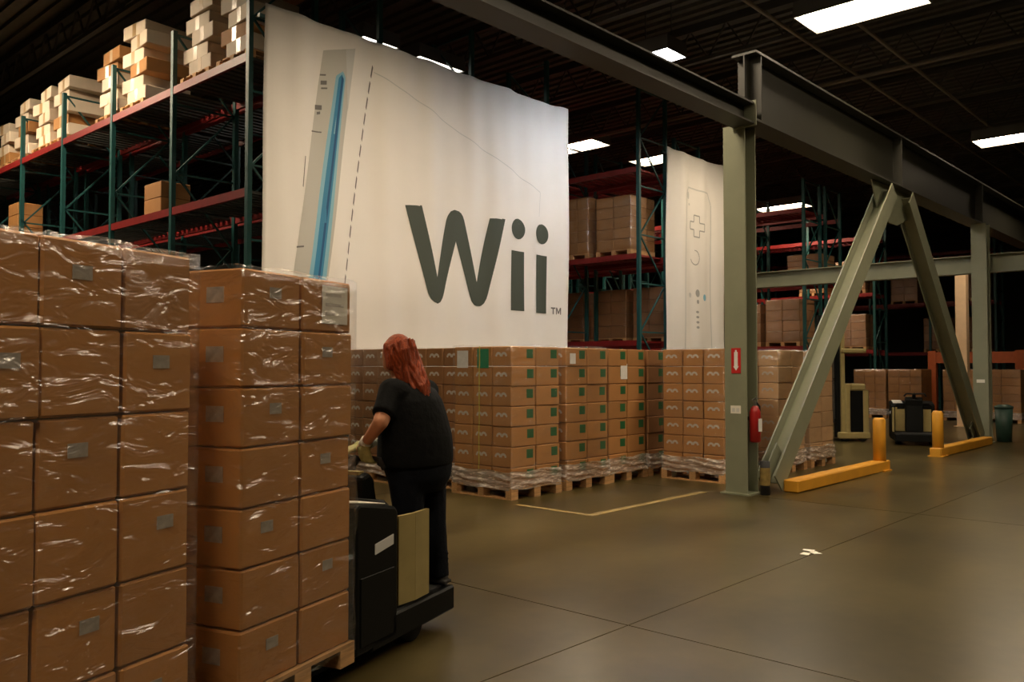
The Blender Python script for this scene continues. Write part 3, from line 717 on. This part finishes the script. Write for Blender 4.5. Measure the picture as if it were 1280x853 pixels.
def fg_extra(o, i, j, k, dx, dy, dz):
    r_ = random.random()
    if j == 0:
        link('tape', cached(('ftp', dx, dz), lambda: MB().box(.01, dx - .02, -.002, 0, dz * .46, dz * .60).mesh('tape', 'tape')), o) if r_ < .0 else None
        if (i + k) % 2 == 0: link('shipping_label', plate('faded_label', .08, .05, 'y'), o, (dx * (.35 + .3 * r_), -.001, dz * .62))
    if i == 0: link('shipping_label', plate('faded_label', .10, .07, 'x'), o, (-.001, dy * .45, dz * .55))
def fg_extra2(o, i, j, k, dx, dy, dz):
    fg_extra(o, i, j, k, dx, dy, dz)
    if k == 6 and i == 1 and j == 0:
        sh = link('shipping_sheet', plate('paper', .21, .19, 'y'), o, (dx * .62, -.004, dz * .52))
        for q, (a, b, c_) in enumerate(((-.08, .05, .05), (-.08, .07, .0), (-.08, .0, -.045))): MB().box(a, b, -.0032, -.002, c_ - .008, c_ + .008).build('print_line', 'pale_ink', sh)
TM = Matrix.Translation(P0) @ Matrix.Rotation(TA, 4, 'Z')
def tw(s, n_, z=0): return TM @ Vector((s, n_, z))
for s0, nm, nz, dz, ex_, nx, dx in ((-.86, 'the load against the truck body', 7, .263, fg_extra2, 2, .405), (-2.16, 'the load at the fork tips', 6, .308, fg_extra, 3, .338)):
    p = tw(s0, 0, .09)
    pallet(p, nx * dx + .02, 1.06, 'wooden pallet on the truck forks under ' + nm, rz=TA, h=.11)
    p = tw(s0 + .01, .015, .20)
    stack(p.x, p.y, p.z, nx, 3, nz, dx, .343, dz, 'large brown carton in ' + nm, 'cartons in ' + nm, m='cardboard_warm', marks=False, rz=TA, jitter=.008, extra=ex_)
    p = tw(s0 + .01, .015, 0)
    wrap(p, TA, nx * dx, 1.03, .16, .20 + nz * dz + .004, 'creased clear stretch film around ' + nm, 'film_clear', .022, seg=30)

# ------------------------------------------------------------------ standing forklift in the distance
fk = thing('standing_forklift', 'cream and black stand-up forklift with tall mast behind the brace', 'forklift', (18.72, 7.39, 0), R(-47.5))
# local x = right in the picture, y = away
for x in (-.48, -.12): MB().box(x, x + .09, -.05, .1, .08, 2.75).build('mast_rail', 'black_plastic', fk)
for z in (.4, 1.3, 2.2, 2.68): MB().box(-.4, -.11, -.02, .06, z, z + .08).build('mast_crossbar', 'black_plastic', fk)
MB().box(-.39, -.13, .0, .03, .45, 2.2).build('mast_chain', 'dark_steel', fk)
MB().box(-.02, .06, -.1, .7, .1, 2.35).build('guard_post', 'cream_paint', fk)
MB().box(-.02, .52, -.15, .75, 1.92, 2.02).bevel(.02).build('overhead_guard', 'cream_paint', fk)
MB().box(.06, .16, -.15, .75, .12, 1.25).bevel(.02).build('front_cowl', 'cream_paint', fk)
MB().box(.16, .46, -.12, .7, .15, 1.10).build('operator_bay', 'black_plastic', fk)
MB().box(.16, .5, -.15, .75, 1.1, 1.25).bevel(.03).build('dash', 'cream_paint', fk)
MB().box(.44, .56, -.15, .75, .12, 1.12).bevel(.02).build('rear_cowl', 'cream_paint', fk)
MB().box(-.1, .58, -.18, .78, .06, .2).bevel(.02).build('skirt', 'cream_paint', fk)
for x in (.05, .42): MB().tube([(x, -.16, .09), (x, -.04, .09)], .09, 14).build('wheel', 'black_rubber', fk, True)
for y in (.0, .4): MB().box(-1.3, -.48, y, y + .12, .05, .1).build('fork', 'black_plastic', fk)

# orange frame, pale column in the far corner
of = thing('orange_frame', 'orange steel gate frame in the far distance', 'frame', (30.0, 6.9, 0))
for y in (-.62, 1.9): MB().box(-.1, .1, y - .12, y + .12, 0, 2.15).build('post', 'orange_paint', of)
MB().box(-.08, .08, -3.5, 1.9, 1.75, 2.1).build('beam', 'orange_paint', of)
pc = thing('pale_column', 'tall cream lit column seen behind the far brace', 'column', (25.6, 6.74, 0))
MB().box(-.13, .13, -.14, .14, .02, 4.6).bevel(.01).build('shaft', 'cream_column', pc)
MB().box(-.2, .2, -.2, .2, 0, .02).build('base_plate', 'cream_column', pc)
MB().bar((0, .1, 4.2), (0, .9, 4.72), .16, .12).build('knee_brace', 'cream_column', pc)

# ------------------------------------------------------------------ the person
def remesh(mb, name, m, parent, voxel, it=4):
    me = mb.mesh(name, m)
    o = bpy.data.objects.new(name, me); COL.objects.link(o)
    rm = o.modifiers.new('r', 'REMESH'); rm.mode = 'VOXEL'; rm.voxel_size = voxel
    if it: sm = o.modifiers.new('s', 'SMOOTH'); sm.iterations = it; sm.factor = .5
    dg = bpy.context.evaluated_depsgraph_get()
    nm = bpy.data.meshes.new_from_object(o.evaluated_get(dg))
    bpy.data.objects.remove(o); bpy.data.meshes.remove(me)
    nm.name = name; nm.polygons.foreach_set('use_smooth', [True] * len(nm.polygons))
    if not nm.materials: nm.materials.append(MAT[m])
    return link(name, nm, parent)
# root stands on the truck platform; local x = towards the load's right, y = away from the aisle
PR = tw(.88, .19, .246)
pe = thing('person', 'red-haired person in black shirt and dark jeans riding the pallet truck', 'person', PR, R(-47.5))
Z0 = .246
def V(x, y, z): return Vector((x, y, z - Z0))
Fw = Vector((-.911, .41, 0)); Lf = Vector((-.41, -.911, 0))
def sec(x, y, z, t_, w_): return (V(x, y, z), t_, w_, Fw, Lf)
shL = V(-.118, -.165, 1.455); shR = V(.025, .165, 1.455)
elL = V(-.165, -.30, 1.28); wrL = V(-.285, -.16, 1.135)
elR = V(-.13, .26, 1.25); wrR = V(-.30, .13, 1.12)
# body: torso, neck, head with face, arms, legs in one surface
HD = Vector((-.80, .60, 0)).normalized(); HS = Vector((-HD.y, HD.x, 0))
hc = V(-.118, .0, 1.683)
rot = Matrix((HS, -HD, Vector((0, 0, 1)))).transposed()
b = MB()
b.loft([sec(-.01, 0, 1.0, .16, .20), sec(0, 0, 1.15, .185, .235), sec(-.02, 0, 1.3, .165, .225), sec(-.04, 0, 1.42, .14, .2), sec(-.06, 0, 1.5, .09, .14), sec(-.075, 0, 1.55, .055, .06)])
b.cap(V(-.08, 0, 1.50), .058, V(-.105, 0, 1.62), .052)
b.ell(hc, (.076, .096, .115), rot); b.ell(hc + HD * .035 - Vector((0, 0, .055)), (.056, .062, .062), rot)
b.ell(hc + HD * .10 - Vector((0, 0, .015)), (.013, .022, .022), rot)                         # nose
b.ell(hc + HD * .088 - Vector((0, 0, .062)), (.024, .012, .009), rot)                        # lips
for s in (-1, 1): b.ell(hc + HS * s * .078 - HD * .005 - Vector((0, 0, .01)), (.012, .022, .032), rot)   # ears
for sh, el, wr in ((shL, elL, wrL), (shR, elR, wrR)):
    b.cap(sh, .062, el, .048); b.cap(el, .046, wr, .030); b.cap(wr, .030, wr + (wr - el).normalized() * .05, .030)
hipL = V(-.03, -.10, 1.0); hipR = V(.07, .09, 1.0)
knL = V(-.02, -.12, .66); anL = V(.02, -.10, .33); knR = V(.11, .07, .65); anR = V(.14, .09, .33)
for h_, k_, a_ in ((hipL, knL, anL), (hipR, knR, anR)): b.cap(h_, .085, k_, .055); b.cap(k_, .055, a_, .04)
body = remesh(b, 'body', 'skin', pe, .009, 3)
for s in (-1, 1):
    MB().ell(hc + HD * .087 + HS * s * .032 + Vector((0, 0, .008)), (.013, .008, .009), rot).build('eye', 'eye_white', body, True)
    MB().ell(hc + HD * .094 + HS * s * .032 + Vector((0, 0, .008)), (.006, .004, .006), rot).build('iris', 'dark_ink', body, True)
# shirt
sb = MB()
sb.loft([sec(.006, 0, 1.00, .222, .272), sec(.008, 0, 1.04, .225, .275), sec(.008, 0, 1.10, .222, .274), sec(.006, 0, 1.18, .216, .27), sec(-.004, 0, 1.25, .208, .265), sec(-.016, 0, 1.32, .200, .258), sec(-.03, 0, 1.40, .186, .248), sec(-.046, 0, 1.46, .160, .225), sec(-.062, 0, 1.505, .115, .16), sec(-.075, 0, 1.535, .078, .085)])
for sh, el in ((shL, elL), (shR, elR)):
    d = (el - sh); sb.cap(sh + Vector((.03, 0, -.01)), .085, sh, .085); sb.cap(sh, .084, sh + d * .62, .070)
    sb.tube([sh + d * .5, sh + d * .78], [.072, .074], 14)
for k in range(5):  # folds across the back
    sb.cap(V(.17 - k * .012, -.10 + .04 * k, 1.12 + .06 * k), .02, V(-.05 + .02 * k, -.235 + .01 * k, 1.06 + .065 * k), .016)
remesh(sb, 'shirt', 'shirt', pe, .011, 5)
# jeans
j = MB()
j.loft([sec(.03, .0, .84, .14, .19), sec(.03, 0, .92, .185, .235), sec(.022, 0, 1.0, .205, .25), sec(.0, 0, 1.08, .19, .24)])
for h_, k_, a_ in ((hipL, knL, anL), (hipR, knR, anR)):
    j.cap(h_ - Vector((0, 0, .06)), .125, k_, .086); j.cap(k_, .084, a_, .068); j.tube([a_ + Vector((0, 0, .05)), a_ - Vector((0, 0, .04))], [.068, .072], 14)
    for q in range(3): z = .02 + q * .035; j.cap(a_ + Vector((-.06, -.03, z)), .012, a_ + Vector((.06, -.02, z + .015)), .012)
remesh(j, 'jeans', 'denim', pe, .011, 4)
# shoes
for a_ in (anL, anR):
    s_ = MB(); p = Vector((a_.x, a_.y, .0))
    s_.ell(p + Vector((0, 0, .05)), (.045, .06, .05), Matrix((Vector((-Fw.y, Fw.x, 0)), Fw, Vector((0, 0, 1)))).transposed())
    s_.cap(p - Fw * .03 + Vector((0, 0, .04)), .04, p + Fw * .14 + Vector((0, 0, .034)), .034)
    s_.bar(p - Fw * .075 + Vector((0, 0, .012)), p + Fw * .18 + Vector((0, 0, .012)), .085, .022)
    remesh(s_, 'shoe', 'shoe', pe, .007, 2)
# hair: cap plus long wavy fall down the back
h = MB()
UPv = Vector((0, 0, 1))
h.ell(hc + UPv * .018 - HD * .022, (.092, .098, .112), rot)
h.cap(hc - HD * .05 + UPv * .01, .085, V(-.03, -.035, 1.575), .078); h.cap(V(-.03, -.035, 1.575), .078, V(.03, -.075, 1.47), .060); h.cap(V(.03, -.075, 1.47), .060, V(.06, -.085, 1.40), .030)
rnd = random.Random(3)
AX_ = [(hc + UPv * .06 - HD * .03, .085), (hc - HD * .05 + UPv * .0, .090), (V(-.05, -.025, 1.61), .084), (V(-.03, -.035, 1.575), .082), (V(.0, -.055, 1.52), .074), (V(.03, -.075, 1.47), .064), (V(.055, -.085, 1.41), .040), (V(.07, -.09, 1.375), .018)]
dn = (AX_[-1][0] - AX_[0][0]).normalized(); E1 = dn.cross(HD).normalized(); E2 = dn.cross(E1)
for k in range(40):
    ph, am, fr = rnd.uniform(0, 6.28), rnd.uniform(.12, .30), rnd.uniform(.9, 1.5); a0 = 2 * math.pi * k / 40 + rnd.uniform(-.08, .08)
    nn = rnd.choice((6, 7, 8, 8)); pts_ = []; rr = []
    for q, (c_, r_) in enumerate(AX_[:nn]):
        a = a0 + am * math.sin(q * fr + ph); rad = r_ + .004 + .007 * math.sin(q * 1.7 + ph)
        pts_.append(c_ + (E1 * math.cos(a) + E2 * math.sin(a)) * rad); rr.append(.0095 if q < nn - 1 else .004)
    if (E1 * math.cos(a0) + E2 * math.sin(a0)).dot(HD) > .55: continue      # keep the face clear
    h.tube(pts_, rr, 7)
for s in (-1, 1): h.cap(hc + HS * s * .07 + UPv * .05, .03, hc + HS * s * .078 - HD * .03 - UPv * .07, .028)
remesh(h, 'hair', 'hair', pe, .0045, 1)
# gloved hands closed around the handlebar
HB = tw(.61, .43, 1.055); inv = (Matrix.Translation(PR) @ Matrix.Rotation(R(-47.5), 4, 'Z')).inverted()
def glove(wr, el, grip, axis, thumb_up):
    """palm from wrist to grip point; fingers curl round a bar along axis"""
    g_ = MB(); d = (grip - wr).normalized(); ax = axis.normalized(); nrm = d.cross(ax).normalized()
    if nrm.z < 0: nrm = -nrm
    kn = grip - d * .018 + nrm * .030                                   # knuckle line above the bar
    g_.cap(wr, .033, wr.lerp(kn, .45), .036)
    for q, ln in ((-.032, .92), (-.011, 1.0), (.011, .97), (.033, .82)):
        k0 = kn + ax * q; g_.cap(wr.lerp(k0, .35), .022, k0, .0135)
        a1 = k0 + (d * .036 - nrm * .006) * ln; a2 = a1 + (-nrm * .034 + d * .006) * ln; a3 = a2 + (-d * .026 - nrm * .006) * ln
        g_.cap(k0, .0125, a1, .0115); g_.cap(a1, .0115, a2, .0105); g_.cap(a2, .0105, a3, .0095)
    tb = wr.lerp(kn, .35) + ax * .034 * thumb_up; t1 = tb + d * .035 + ax * .018 * thumb_up - nrm * .012; t2 = t1 + d * .028 - nrm * .02 - ax * .012 * thumb_up
    g_.cap(tb, .017, t1, .0135); g_.cap(t1, .013, t2, .0105)
    o = remesh(g_, 'glove', 'glove', pe, .0045, 2)
    c = MB().tube([wr - (wr - el).normalized() * .045, wr, wr + d * .012], [.040, .037, .036], 14).build('cuff', 'glove_cuff', o, True)
barax = (inv.to_3x3() @ (TM.to_3x3() @ Vector((0, 1, 0)))).normalized()
gL = inv @ tw(.612, .345, 1.054); gR = inv @ tw(.612, .53, 1.054)
glove(wrL, elL, gL, barax, 1); glove(wrR, elR, gR, barax, -1)
